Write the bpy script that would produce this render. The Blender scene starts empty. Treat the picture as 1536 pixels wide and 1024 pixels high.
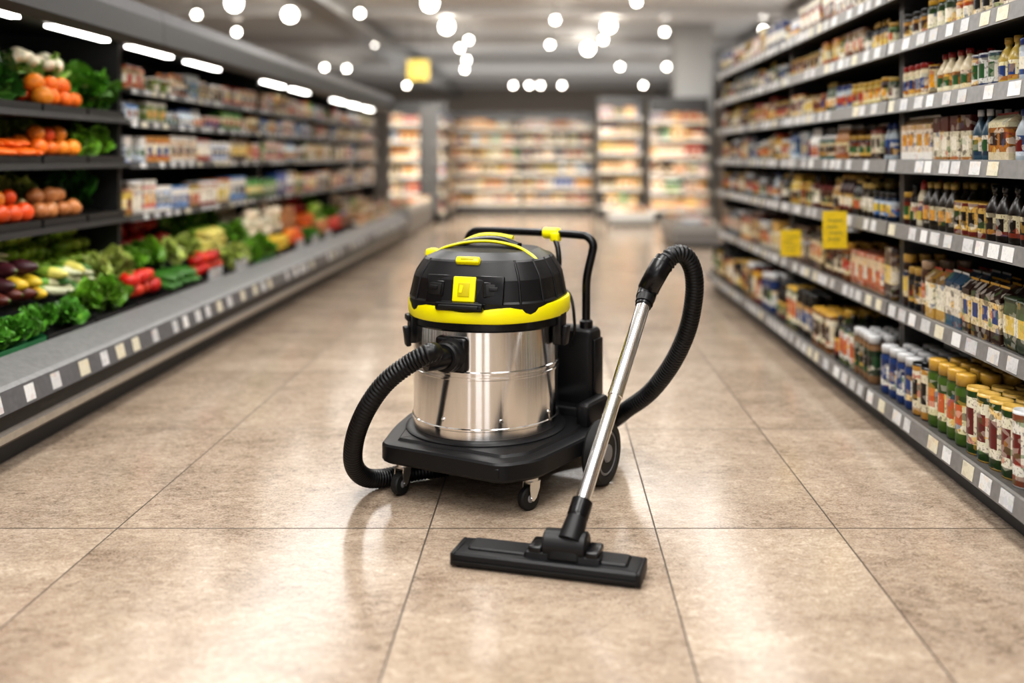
import bpy, bmesh, math, random
import numpy as np
from mathutils import Vector, Matrix, Euler, Quaternion
rng = random.Random(11)
pi = math.pi
scene = bpy.context.scene
F = 1400.0
def P(px, py, Y):   # photo pixel at depth Y -> world (camera at (0,0,1) level)
    return Vector(((px-825)*Y/F, Y, 1-(py-235)*Y/F))
def H(s, a=None):
    s = s.lstrip('#')
    c = [int(s[i:i+2], 16)/255 for i in (0, 2, 4)]
    c = [x/12.92 if x <= .04045 else ((x+.055)/1.055)**2.4 for x in c]
    return tuple(c) + ((a,) if a is not None else ())

# ------------------------------------------------------------------ materials
def mat(name, col, rough=.5, metal=0., **kw):
    m = bpy.data.materials.new(name); m.use_nodes = True
    b = m.node_tree.nodes['Principled BSDF']
    b.inputs['Base Color'].default_value = (*col[:3], 1)
    b.inputs['Roughness'].default_value = rough
    b.inputs['Metallic'].default_value = metal
    for k, v in kw.items():
        b.inputs[k.replace('_', ' ')].default_value = v
    return m
def addbump(m, scale, strength, dist=.002, rough_var=0, detail=3):
    nt = m.node_tree; N = nt.nodes; L = nt.links; b = N['Principled BSDF']
    tc = N.new('ShaderNodeTexCoord')
    n = N.new('ShaderNodeTexNoise'); n.inputs['Scale'].default_value = scale; n.inputs['Detail'].default_value = detail
    L.new(tc.outputs['Object'], n.inputs['Vector'])
    bp = N.new('ShaderNodeBump'); bp.inputs['Strength'].default_value = strength; bp.inputs['Distance'].default_value = dist
    L.new(n.outputs['Fac'], bp.inputs['Height']); L.new(bp.outputs['Normal'], b.inputs['Normal'])
    if rough_var:
        mr = N.new('ShaderNodeMapRange'); r0 = b.inputs['Roughness'].default_value
        mr.inputs['To Min'].default_value = max(0, r0-rough_var); mr.inputs['To Max'].default_value = r0+rough_var
        L.new(n.outputs['Fac'], mr.inputs['Value']); L.new(mr.outputs['Result'], b.inputs['Roughness'])
    return m
def emis(name, col, st):
    m = mat(name, col); b = m.node_tree.nodes['Principled BSDF']
    b.inputs['Emission Color'].default_value = (*col[:3], 1); b.inputs['Emission Strength'].default_value = st
    return m

M_blk = addbump(mat('black_plastic', (.007, .007, .008), .42, Specular_IOR_Level=.38), 400, .15, .0006, .05)
M_blk2 = addbump(mat('black_plastic_gloss', (.004, .004, .005), .25, Specular_IOR_Level=.45), 60, .03, .0006, .04)
M_hose = mat('hose_rubber', (.004, .004, .005), .36, Specular_IOR_Level=.4)
M_yel = addbump(mat('yellow_plastic', (.86, .77, .0), .34), 80, .03, .0005, .03)
M_rub = mat('rubber', (.010, .010, .010), .6)
M_grey = mat('hub_grey', (.22, .22, .23), .5)
M_chr = addbump(mat('chrome', (.9, .9, .9), .1, 1.), 30, .02, .0005, .03)
M_zinc = mat('zinc', (.78, .78, .77), .3, 1.)
M_hole = mat('recess_black', (.003, .003, .003), .5)
# brushed stainless (circumferential brushing)
M_ss = mat('stainless_steel', (.86, .85, .84), .18, 1.)
nt = M_ss.node_tree; N = nt.nodes; L = nt.links
tc = N.new('ShaderNodeTexCoord'); mp = N.new('ShaderNodeMapping'); mp.inputs['Scale'].default_value = (2, 2, 200)
n = N.new('ShaderNodeTexNoise'); n.inputs['Scale'].default_value = 2; n.inputs['Detail'].default_value = 3
L.new(tc.outputs['Object'], mp.inputs['Vector']); L.new(mp.outputs['Vector'], n.inputs['Vector'])
mr = N.new('ShaderNodeMapRange'); mr.inputs['To Min'].default_value = .11; mr.inputs['To Max'].default_value = .15
L.new(n.outputs['Fac'], mr.inputs['Value']); L.new(mr.outputs['Result'], N['Principled BSDF'].inputs['Roughness'])
N['Principled BSDF'].inputs['Anisotropic'].default_value = .97
N['Principled BSDF'].inputs['Anisotropic Rotation'].default_value = .25
tg = N.new('ShaderNodeTangent'); tg.direction_type = 'RADIAL'; tg.axis = 'Z'
L.new(tg.outputs['Tangent'], N['Principled BSDF'].inputs['Tangent'])

# generic vertex-colour material with printed-packaging detail (alpha = amount of print)
def vcmat(name, rough, prt=True, bump=0, spec=.5):
    m = mat(name, (1, 1, 1), rough); nt = m.node_tree; N = nt.nodes; L = nt.links; b = N['Principled BSDF']
    b.inputs['Specular IOR Level'].default_value = spec
    a = N.new('ShaderNodeAttribute'); a.attribute_name = 'Col'
    tc = N.new('ShaderNodeTexCoord')
    if prt:
        mp = N.new('ShaderNodeMapping'); mp.inputs['Scale'].default_value = (1, .35, 1.3); L.new(tc.outputs['Object'], mp.inputs['Vector'])
        v = N.new('ShaderNodeTexVoronoi'); v.inputs['Scale'].default_value = 46; L.new(mp.outputs['Vector'], v.inputs['Vector'])
        sp = N.new('ShaderNodeSeparateColor'); L.new(v.outputs['Color'], sp.inputs['Color'])
        r = N.new('ShaderNodeValToRGB'); r.color_ramp.interpolation = 'CONSTANT'
        e = r.color_ramp.elements; e[0].position = 0; e[0].color = (.7, .64, .55, 1); e[1].position = .28; e[1].color = (.4, .06, .03, 1)
        for p, c in ((.36, (.7, .42, .08, 1)), (.5, (.05, .04, .035, 1)), (.66, (.1, .2, .07, 1)), (.74, (.07, .13, .28, 1)), (.8, (.72, .68, .58, 1))):
            q = e.new(p); q.color = c
        L.new(sp.outputs['Red'], r.inputs['Fac'])
        g = N.new('ShaderNodeMath'); g.operation = 'GREATER_THAN'; g.inputs[1].default_value = .62; L.new(sp.outputs['Green'], g.inputs[0])
        g7 = N.new('ShaderNodeMath'); g7.operation = 'MULTIPLY'; g7.inputs[1].default_value = .8; L.new(g.outputs[0], g7.inputs[0])
        mu = N.new('ShaderNodeMath'); mu.operation = 'MULTIPLY'; L.new(g7.outputs[0], mu.inputs[0]); L.new(a.outputs['Alpha'], mu.inputs[1])
        mx = N.new('ShaderNodeMix'); mx.data_type = 'RGBA'
        L.new(mu.outputs[0], mx.inputs['Factor']); L.new(a.outputs['Color'], mx.inputs['A']); L.new(r.outputs['Color'], mx.inputs['B'])
        n2 = N.new('ShaderNodeTexNoise'); n2.inputs['Scale'].default_value = 1; n2.inputs['Detail'].default_value = 1
        mp2 = N.new('ShaderNodeMapping'); mp2.inputs['Scale'].default_value = (240, 60, 110); L.new(tc.outputs['Object'], mp2.inputs['Vector']); L.new(mp2.outputs['Vector'], n2.inputs['Vector'])
        g2 = N.new('ShaderNodeMath'); g2.operation = 'GREATER_THAN'; g2.inputs[1].default_value = .6; L.new(n2.outputs['Fac'], g2.inputs[0])
        m3 = N.new('ShaderNodeMath'); m3.operation = 'MULTIPLY'; m3.inputs[1].default_value = .7; L.new(g2.outputs[0], m3.inputs[0])
        m4 = N.new('ShaderNodeMath'); m4.operation = 'MULTIPLY'; L.new(m3.outputs[0], m4.inputs[0]); L.new(a.outputs['Alpha'], m4.inputs[1])
        mx2 = N.new('ShaderNodeMix'); mx2.data_type = 'RGBA'; mx2.inputs['B'].default_value = (.06, .04, .03, 1)
        L.new(m4.outputs[0], mx2.inputs['Factor']); L.new(mx.outputs['Result'], mx2.inputs['A'])
        L.new(mx2.outputs['Result'], b.inputs['Base Color'])
    else:
        n = N.new('ShaderNodeTexNoise'); n.inputs['Scale'].default_value = 45; n.inputs['Detail'].default_value = 4
        L.new(tc.outputs['Object'], n.inputs['Vector'])
        mr = N.new('ShaderNodeMapRange'); mr.inputs['To Min'].default_value = .65; mr.inputs['To Max'].default_value = 1.3; L.new(n.outputs['Fac'], mr.inputs['Value'])
        mx = N.new('ShaderNodeVectorMath'); mx.operation = 'MULTIPLY'
        L.new(a.outputs['Color'], mx.inputs[0]); L.new(mr.outputs['Result'], mx.inputs[1]); L.new(mx.outputs[0], b.inputs['Base Color'])
        if bump:
            bp = N.new('ShaderNodeBump'); bp.inputs['Strength'].default_value = bump; bp.inputs['Distance'].default_value = .004
            L.new(n.outputs['Fac'], bp.inputs['Height']); L.new(bp.outputs['Normal'], b.inputs['Normal'])
    return m
M_pack = vcmat('packaging_print', .28)
M_prod = vcmat('produce_skin', .38, prt=False, bump=.3)
M_frame = vcmat('painted_metal', .4, prt=False)
M_label = vcmat('price_label_paper', .5)
M_tube = emis('case_tube_light', (1, .96, .9), 11)

# ------------------------------------------------------------------ mesh accumulators
class Tpl:
    def __init__(s, V, faces, roles, smooth=True):
        s.V = np.array(V, float); s.loops = np.array([i for f in faces for i in f], int)
        s.sizes = np.array([len(f) for f in faces], int); s.roles = np.array(roles, int); s.smooth = smooth
class MB:
    def __init__(s): s.V = []; s.L = []; s.S = []; s.C = []; s.M = []; s.n = 0
    def put(s, t, mtx, cols, V=None):
        V = t.V if V is None else V
        A = np.array(mtx)[:3, :]
        s.V.append(V @ A[:, :3].T + A[:, 3]); s.L.append(t.loops+s.n); s.S.append(t.sizes)
        s.C.append(np.array(cols, float)[t.roles]); s.M.append(np.full(len(t.sizes), t.smooth, bool)); s.n += len(V)
    def box(s, x0, x1, y0, y1, z0, z1, col):
        m = Matrix.Translation(((x0+x1)/2, (y0+y1)/2, (z0+z1)/2)) @ Matrix.Diagonal((x1-x0, y1-y0, z1-z0, 1))
        s.put(T_cube, m, [(*col[:3], col[3] if len(col) > 3 else 0)])
    def quadstrip(s, prof, x0, x1, cols):   # profile (y,z) extruded along x
        V = []; Fc = []
        for y, z in prof: V += [(x0, y, z), (x1, y, z)]
        for i in range(len(prof)-1): Fc.append((2*i, 2*i+1, 2*i+3, 2*i+2))
        s.put(Tpl(V, Fc, range(len(Fc)), False), Matrix(), [(*c[:3], 0) for c in cols])
    def obj(s, name, material, parent=None):
        me = bpy.data.meshes.new(name)
        V = np.concatenate(s.V); Lp = np.concatenate(s.L); S = np.concatenate(s.S); C = np.concatenate(s.C); M = np.concatenate(s.M)
        me.vertices.add(len(V)); me.vertices.foreach_set('co', V.astype(np.float32).ravel())
        me.loops.add(len(Lp)); me.loops.foreach_set('vertex_index', Lp.astype(np.int32))
        me.polygons.add(len(S)); st = np.concatenate([[0], np.cumsum(S)[:-1]]).astype(np.int32)
        me.polygons.foreach_set('loop_start', st)
        me.polygons.foreach_set('use_smooth', M)
        me.update(calc_edges=True)
        ca = me.color_attributes.new('Col', 'FLOAT_COLOR', 'CORNER')
        ca.data.foreach_set('color', np.repeat(C, S, axis=0).astype(np.float32).ravel())
        me.materials.append(material)
        o = bpy.data.objects.new(name, me); scene.collection.objects.link(o)
        if parent: o.parent = parent
        return o
cv = [(x, y, z) for x in (-.5, .5) for y in (-.5, .5) for z in (-.5, .5)]
cf = [(0, 1, 3, 2), (4, 6, 7, 5), (0, 4, 5, 1), (2, 3, 7, 6), (0, 2, 6, 4), (1, 5, 7, 3)]
T_cube = Tpl(cv, cf, [0]*6, False)
def lathe(prof, roles, n=12, outline=None, smooth=True, front=None):
    # role 1 = label, role 5 = label band whose front faces carry the emblem (role 4)
    front = front if front is not None else ((7, 8, 9) if not outline else (7,))
    V = []; Fc = []; R = []
    for r, z in prof:
        for k in range(n):
            a = 2*pi*(k+.5)/n
            if outline: V.append((outline[k][0]*r*2, outline[k][1]*r*2, z))
            else: V.append((r*math.cos(a), r*math.sin(a), z))
    for i in range(len(prof)-1):
        for k in range(n):
            k2 = (k+1) % n; Fc.append((i*n+k, i*n+k2, (i+1)*n+k2, (i+1)*n+k))
            R.append((4 if k in front else 1) if roles[i] == 5 else roles[i])
    Fc.append(tuple((len(prof)-1)*n+k for k in range(n))); R.append(roles[-1] if roles[-1] != 5 else 0)
    Fc.append(tuple(range(n))[::-1]); R.append(roles[0])
    return Tpl(V, Fc, R, smooth)
# roles 0 body 1 label 2 cap 3 accent 4 emblem
T_bottle = lathe([(.44, 0), (.5, .03), (.5, .12), (.5, .2), (.5, .42), (.5, .5), (.49, .57), (.32, .72), (.17, .8), (.17, .87), (.21, .87), (.21, 1)], [0, 0, 3, 5, 1, 0, 0, 0, 0, 2, 2])
T_sauce = lathe([(.42, 0), (.5, .04), (.48, .15), (.45, .35), (.42, .55), (.38, .66), (.2, .8), (.24, .8), (.2, .93), (.08, 1)], [0, 0, 5, 1, 0, 0, 2, 2, 2])
T_jar = lathe([(.44, 0), (.5, .05), (.5, .18), (.5, .3), (.5, .58), (.5, .7), (.5, .78), (.42, .84), (.46, .84), (.46, .98), (.43, 1)], [0, 0, 1, 5, 3, 0, 0, 2, 2, 2])
T_can = lathe([(.47, 0), (.5, .03), (.5, .16), (.5, .3), (.5, .7), (.5, .86), (.5, .95), (.47, 1), (.44, .98)], [2, 3, 1, 5, 1, 3, 2, 2])
T_cup = lathe([(.36, 0), (.40, .15), (.45, .6), (.48, .86), (.53, .9), (.53, .96), (.5, .97)], [0, 5, 1, 0, 2, 2])
oc = [(.5, -.46), (.5, .46), (.46, .5), (-.46, .5), (-.5, .46), (-.5, -.46), (-.46, -.5), (-.3, -.5), (.3, -.5), (.46, -.5)]
T_box = lathe([(.5, 0), (.5, .18), (.5, .3), (.5, .62), (.5, .75), (.5, .82), (.5, 1)], [0, 3, 5, 1, 3, 0], 10, oc, False)
T_box2 = lathe([(.5, 0), (.5, .1), (.5, .25), (.5, .55), (.5, .66), (.5, 1)], [3, 1, 5, 1, 0], 10, oc, False)
T_bag = lathe([(.42, 0), (.5, .08), (.53, .3), (.53, .65), (.48, .9), (.5, .93), (.49, 1)], [0, 3, 5, 0, 3, 3], 10, oc)
def gable():
    t = lathe([(.5, 0), (.5, .2), (.5, .34), (.5, .6), (.5, .7), (.5, .8), (.499, .801)], [0, 1, 5, 1, 3, 0], 10, oc, False)
    V = [tuple(v) for v in t.V]; n = len(V)
    V += [(-.48, 0, .96), (.48, 0, .96), (-.48, .02, 1), (.48, .02, 1), (.5, .5, .8), (-.5, .5, .8), (.5, -.5, .8), (-.5, -.5, .8), (-.48, -.02, 1), (.48, -.02, 1)]
    fs = [(n+6, n+7, n, n+1), (n+5, n+4, n+1, n), (n+4, n+6, n+1), (n+7, n+5, n), (n, n+1, n+9, n+8), (n+1, n, n+2, n+3)]
    out = []; p = 0
    for s_ in t.sizes: out.append(tuple(t.loops[p:p+s_])); p += s_
    return Tpl(V, out+fs, list(t.roles)+[3, 3, 0, 0, 2, 2], False)
T_gab = gable()
TY = dict(bottle=T_bottle, sauce=T_sauce, jar=T_jar, can=T_can, cup=T_cup, box=T_box, box2=T_box2, bag=T_bag, gab=T_gab)
SHAPE = dict(bottle=(.045, .062, 3.6), sauce=(.042, .054, 3.6), jar=(.05, .07, 1.6), can=(.05, .066, 1.5), cup=(.055, .072, 1.1), box=(.06, .10, 1.9), box2=(.055, .085, 2.1), bag=(.075, .11, 1.5), gab=(.055, .07, 2.6))
EMB = ['b02818', 'd89818', '1c3c78', '2a5a2c', 'e8e0cc', '1a1614', 'c05818', '6a1a14', 'd8b840', '3a2014', 'e8e0cc', '282020']
def fill(mb, x0, x1, yf, z, hmax, rows, types, pals, dk=1.0):
    x = x0
    while x < x1-.05:
        t = rng.choice(types); a, b, ar = SHAPE[t]; w = rng.uniform(a, b)
        h = min(hmax*rng.uniform(.86, 1.0), w*ar*rng.uniform(.9, 1.15))
        if h < hmax*.6: h = hmax*rng.uniform(.6, .85)
        body, label, cap, acc = rng.choice(pals)
        dm = rng.uniform(.65, 1.1)*dk
        gry = rng.uniform(.0, .2)
        def cc(s, k=1.0):
            c = [v*k for v in H(s)]; l = sum(c)/3
            return [min(1, v*(1-gry)+l*gry) for v in c]
        cols = [(*cc(body, dm), .3 if t in ('box', 'box2', 'bag', 'gab') else 0), (*cc(label, .9*dk), .8), (*cc(cap, .9*dk), 0), (*cc(acc, dk), .4), (*cc(rng.choice(EMB), dk), .35)]
        dep = w*(.6 if t in ('box', 'bag') else 1)
        for i in range(rng.randint(1, 4)):
            if x+w > x1: break
            for r in range(rows):
                if r == 0 and rng.random() < .04: continue
                yy = yf+.025+dep/2+r*(dep+.006)+rng.uniform(-.004, .004)
                m = Matrix.Translation((x+w/2, yy, z)) @ Matrix.Rotation(rng.uniform(-.06, .06), 4, 'Z') @ Matrix.Diagonal((w, dep, h, 1))
                mb.put(TY[t], m, cols)
            x += w+.004
        x += rng.uniform(.0, .010)

def empty(name, loc=(0, 0, 0), rz=0):
    e = bpy.data.objects.new(name, None); e.location = loc; e.rotation_euler = (0, 0, rz); e.empty_display_size = .1
    scene.collection.objects.link(e); return e

# palettes (body,label,cap,accent)
PJ = [('4c6c1c', 'e0d8a8', 'c89a22', '2e4a1a'), ('14100c', 'ded2b4', '101010', 'b08030'), ('6a160c', 'e8dabc', 'b88c20', '7a1812'), ('20140e', 'e0ac28', '141414', '702018'),
      ('8a6420', 'e8dab8', 'c09220', '704010'), ('2c3c14', 'e8e2c4', 'd0a430', '204010'), ('100c0a', 'a02c1c', 'c89830', 'd8c890'), ('8a643c', '205028', 'd0d0d0', '103018'), ('7c8440', 'd8b840', 'c09220', '485c18'), ('181410', 'e8e4d8', '202020', '506030')]
PC = [('d08828', 'f0e0a8', 'e0e0e0', 'a84a10'), ('d0a030', 'f0e8c8', 'c03a18', '806020'), ('e0d6c0', 'c09028', 'd8d8d8', '805820'), ('5a3a28', 'e0ccA0', 'b09070', '3a2014'),
      ('7c3c18', 'd8b458', 'e8e8e8', '5a2410'), ('3a5c70', 'dcd2c0', 'd8d8d8', '1c3c54'), ('dccfa0', '984818', 'e8e8e8', 'b87c20'), ('20605c', 'd09838', 'e8e8e8', 'ccc098'), ('50341e', 'c8a068', '302018', '8a6038'), ('e0a838', 'f0e8c0', 'e0e0e0', 'b85810')]
PB = [('3a1206', 'd8b050', 'b89028', '701c0c'), ('0a2440', '4078b8', '0c0c0c', 'b8c8d8'), ('5c2010', 'dcd2b4', '141414', 'a87028'), ('905818', 'ece2c4', 'a82814', 'c09828'),
      ('b0bcc4', '305490', '14347a', 'c8d2dc'), ('1c120c', 'd4caa8', '141414', '702c1c'), ('dccca8', 'b07020', '981c14', 'e4dcb8'), ('5c2a10', 'e0c480', '701810', '3c180a'), ('30281c', 'c8bc98', 'c0a040', '181410')]
PT = [('a07830', 'e8dab4', 'b09020', '603c14'), ('d0b030', 'f0e4b0', 'c8a020', 'a86c18'), ('3c2418', 'dcc89a', 'c89a28', '241008'), ('183c78', 'dcdcd4', 'c8c8c8', '122c5c'),
      ('704420', 'e0d0a4', 'b88c28', '482810'), ('d0c6ac', '8c3424', 'a83020', '604030'), ('18181c', 'c89c44', 'c0983a', '383838'), ('54707c', 'e8e4d8', 'c8c8c8', '804428'), ('4a5a38', 'e8e0c4', 'c8a840', '283820')]
PW = [('ece6dc', 'dccebc', 'eeeeee', 'd05850'), ('f0ece4', 'ccd8e4', 'e2e2e2', '4c86c4'), ('e0c49c', 'f0e8d4', 'd88038', 'c06030'), ('ecdcd4', 'd88480', 'e8d8c4', 'b02c2c'),
      ('d0dee6', '6498c4', '2858a4', '346cb4'), ('e8dcb0', 'd4a848', 'e4bc58', 'a87020'), ('dedacc', '8ca04c', 'e4e4dc', '587c2c'), ('f4f0e8', 'e8d8c4', 'd0d0d0', 'c09c70'), ('f4f0ea', 'e8e4dc', 'f0f0f0', 'a03024')]
PX = [('ccb898', 'a84828', 'e0e0e0', '345c94'), ('1c5cb0', 'e0e0e8', 'ffffff', '103474'), ('cc3020', 'f0dcc8', 'ffffff', '7c1408'), ('3c9c40', 'dce8b4', 'ffffff', '185c20'), ('e49c30', 'f0e4c4', 'ffffff', 'ac4810')] + PW[:4] + PT[:3]
PF = [('e09430', 'f4e0a8', 'e0e0e0', 'c04818'), ('c04424', 'f0d8a8', 'e8c040', '801c0c'), ('ecb840', 'f4ecc8', 'd06020', 'b86c18'), ('e8dcc4', 'd08430', 'c83020', 'a05820'), ('8a3c1c', 'e8b860', 'd8a840', '501c0c'), ('305c90', 'f0dcb0', 'e0e0e0', 'd88c30'), ('f0e4c8', 'c84c24', 'e0a030', 'e8c070')]

# ------------------------------------------------------------------ gondola shelf units (front = local -Y, y=0)
DK = (.010, .009, .009); MID = (.05, .048, .046); BRD = (.07, .066, .062); LIP = (.17, .165, .16)
def labels(mb, x0, x1, y, zc, h=.028, p=.1, dens=.75, y2=None):
    x = x0+.02; y2 = y2 if y2 is not None else y
    while x < x1-.08:
        if rng.random() < dens:
            c = rng.choice([(.55, .55, .55), (.45, .45, .45), (.62, .62, .61), (.5, .5, .5), (.56, .52, .4)])
            w = rng.uniform(.05, .072)
            V = [(x, y, zc+h/2), (x+w, y, zc+h/2), (x+w, y2, zc-h/2), (x, y2, zc-h/2)]
            V += [(a, b_+.0015, c_) for a, b_, c_ in V]
            mb.put(Tpl(V, [(0, 1, 2, 3), (7, 6, 5, 4), (0, 4, 5, 1), (1, 5, 6, 2), (2, 6, 7, 3), (3, 7, 4, 0)], [0]*6, False), Matrix(), [(*c, .2)])
        x += p*rng.uniform(.8, 1.5)
def gondola(loc, rz, Lh, shelves, depth, ztop, rowspec, name='grocery_shelf', rows=2, tall=None, lip=LIP, brd=BRD, dk=1.0):
    e = empty(name, loc, rz)
    fr = MB(); lb = MB(); pr = MB()
    fr.box(0, Lh, depth, depth+.02, 0, ztop, DK)
    fr.box(0, Lh, shelves[0][1]+.05, depth, 0.0, shelves[0][0]-.025, DK)
    for x in (0, Lh-.02):
        fr.box(x, x+.02, shelves[1][1]+.04, depth, 0, ztop, MID)
    for i, (z, yf) in enumerate(shelves):
        fr.box(.003, Lh-.003, yf, depth, z-.02, z, brd)
        fr.quadstrip([(yf, z+.006), (yf-.012, z+.006), (yf-.020, z-.045), (yf, z-.045), (yf, z+.006)], .003, Lh-.003, [lip, lip, MID, MID])
        labels(lb, 0, Lh, yf-.0145, z-.019, .040, .098, .85, yf-.0208)
        zn = shelves[i+1][0] if i+1 < len(shelves) else (tall or z+.17)
        types, pals, rw = rowspec[min(i, len(rowspec)-1)]
        fill(pr, .025, Lh-.025, yf, z, (zn-z-.06) if i+1 < len(shelves) else (zn-z), rw, types, pals, dk)
    fr.obj('frame', M_frame, e); lb.obj('price_labels', M_label, e); pr.obj('products', M_pack, e)
    return e
RS = [(.13, 0), (.45, .08), (.75, .08), (.985, .08), (1.205, .08), (1.42, .08), (1.62, .08)]
RR = [(('jar', 'bottle', 'can', 'jar', 'jar', 'can'), PJ+PJ+PT, 5), (('gab', 'box2', 'bag', 'gab', 'jar'), PC+PC+PT+PW[:3], 3), (('sauce', 'jar', 'bottle', 'bottle', 'can', 'jar'), PB+PB+PT, 3), (('bottle', 'sauce', 'jar', 'gab', 'box2'), PB+PC+PW[4:], 3),
      (('can', 'jar', 'bottle', 'jar'), PT+PB, 3), (('jar', 'bag', 'can', 'sauce', 'jar'), PT+PC+PJ, 2), (('box', 'jar', 'bag', 'jar'), PT+PW, 2)]
for y1, Lh in ((.3, 1.6), (1.9, 1.6), (3.5, 1.6), (5.1, 1.6), (7.1, 2.0)):
    gondola((1.20, y1, 0), -pi/2, Lh-.004, RS, .53, 1.66, RR, dk=.9)
# far units
FR = [(('box', 'jar', 'bag', 'can'), PF+PF+PC+PX, 1)]
FS = [(.18+.265*i, .02) for i in range(6)]
FL = (.5, .42, .32)
gondola((-2.45, 14.2, 0), 0, .86, FS, .4, 1.85, FR, rows=1, lip=FL)
for i in range(2): gondola((-1.75+i*1.27, 16.6, 0), 0, 1.265, FS, .4, 1.80, FR, lip=FL, brd=(.2, .17, .14))
gondola((.79, 15.2, 0), 0, .72, [(z*1.1, y) for z, y in FS], .4, 2.0, FR, lip=FL)
gondola((1.56, 14.6, 0), 0, .95, [(z*1.03, y) for z, y in FS], .4, 1.95, FR, lip=FL)
gondola((2.55, 13.6, 0), 0, 1.3, FS, .4, 1.85, FR, lip=FL)
gondola((-1.62, 14.2, 0), pi/2, 1.9, FS, .35, 1.8, FR, lip=FL)

# low promo bins
def bin_unit(name, x0, x1, y0, y1, h, pals):
    e = empty(name, (x0, y0, 0)); m = MB(); w = x1-x0; d = y1-y0
    m.box(0, w, 0, d, .04, h-.08, (.2, .19, .18)); m.box(.03, w-.03, .03, d-.03, 0, .04, DK)
    for b in ((0, w, 0, .02), (0, w, d-.02, d), (0, .02, .02, d-.02), (w-.02, w, .02, d-.02)): m.box(*b, h-.08, h, (.35, .34, .32))
    m.obj('bin_body', M_frame, e)
    p = MB(); k = 0
    while .04+k*.11 < d-.1:
        fill(p, .03, w-.03, .02+k*.11, h-.08, .14, 1, ('bag', 'box', 'cup'), pals); k += 1
    p.obj('products', M_pack, e)
bin_unit('promo_bin', 1.36, 1.85, 10.2, 11.4, .26, PC+PX)
bin_unit('promo_bin', .85, 1.5, 13.4, 14.4, .2, PC+PX)
bin_unit('freezer_chest', -2.35, -1.75, 11.6, 13.9, .36, PX)

# ------------------------------------------------------------------ produce
def uvs(n=12, m=8):
    V = []; Fc = []
    for i in range(m+1):
        t = pi*i/m
        for k in range(n): V.append((max(1e-3, math.sin(t))*math.cos(2*pi*k/n), max(1e-3, math.sin(t))*math.sin(2*pi*k/n), -math.cos(t)))
    for i in range(m):
        for k in range(n): Fc.append((i*n+k, i*n+(k+1) % n, (i+1)*n+(k+1) % n, (i+1)*n+k))
    return V, Fc
sv, sf = uvs()
T_sph = Tpl(sv, sf, [0]*len(sf))
T_tom = Tpl([(x*(1-.0), y, z*.82-(.12 if z > .9 else 0)) for x, y, z in sv], sf, [0 if i < len(sf)-12 else 1 for i in range(len(sf))])
T_two = Tpl(sv, sf, [0 if i < len(sf)*.55 else 1 for i in range(len(sf))])
T_sq = Tpl([(x*(1-.35*max(0, z)), y*(1-.35*max(0, z)), z) for x, y, z in sv], sf, [0 if i < len(sf)-12 else 1 for i in range(len(sf))])
def leaf_t(seed):
    r = random.Random(seed); V = []; Fc = []; nu, nv = 7, 6
    for j in range(nv):
        t = j/(nv-1)
        wd = .42*math.sin(pi*min(1, .12+t*.86))**.7
        for i in range(nu):
            u = i/(nu-1)*2-1
            ruf = .09*math.sin(i*2.6+j*2.1+seed)*abs(u)**1.3+r.uniform(-.03, .03)
            V.append((u*wd+r.uniform(-.02, .02), .12*math.sin(t*2.2)+ruf+.25*u*u*wd, t+r.uniform(-.02, .02)))
    for j in range(nv-1):
        for i in range(nu-1):
            Fc.append((j*nu+i, j*nu+i+1, (j+1)*nu+i+1, (j+1)*nu+i))
    R = [1 if (k % (nu-1)) in (2, 3) and k < (nu-1)*3 else 0 for k in range(len(Fc))]
    return Tpl(V, Fc, R)
LEAF = [leaf_t(s) for s in range(6)]
def jc(c, v=.2):
    k = rng.uniform(1-v, 1+v); c = H(c); return (min(1, c[0]*k*rng.uniform(.93, 1.07)), min(1, c[1]*k), min(1, c[2]*k), 0)
def leafy(mb, p, R, col, rib='c8d890', n=34, up=.3):
    for i in range(n):
        az = rng.uniform(0, 2*pi); el = rng.uniform(-.1, 1.45)
        q = Matrix.Translation(Vector(p)+Vector((0, 0, R*up))) @ Matrix.Rotation(az, 4, 'Z') @ Matrix.Rotation(pi/2-el, 4, 'Y') @ Matrix.Rotation(rng.uniform(-2, 2), 4, 'Z') @ Matrix.Diagonal((R*1.1, R*1.1, R*rng.uniform(.7, 1.15), 1))
        mb.put(rng.choice(LEAF), q, [jc(col, .35), jc(rib)])
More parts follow.
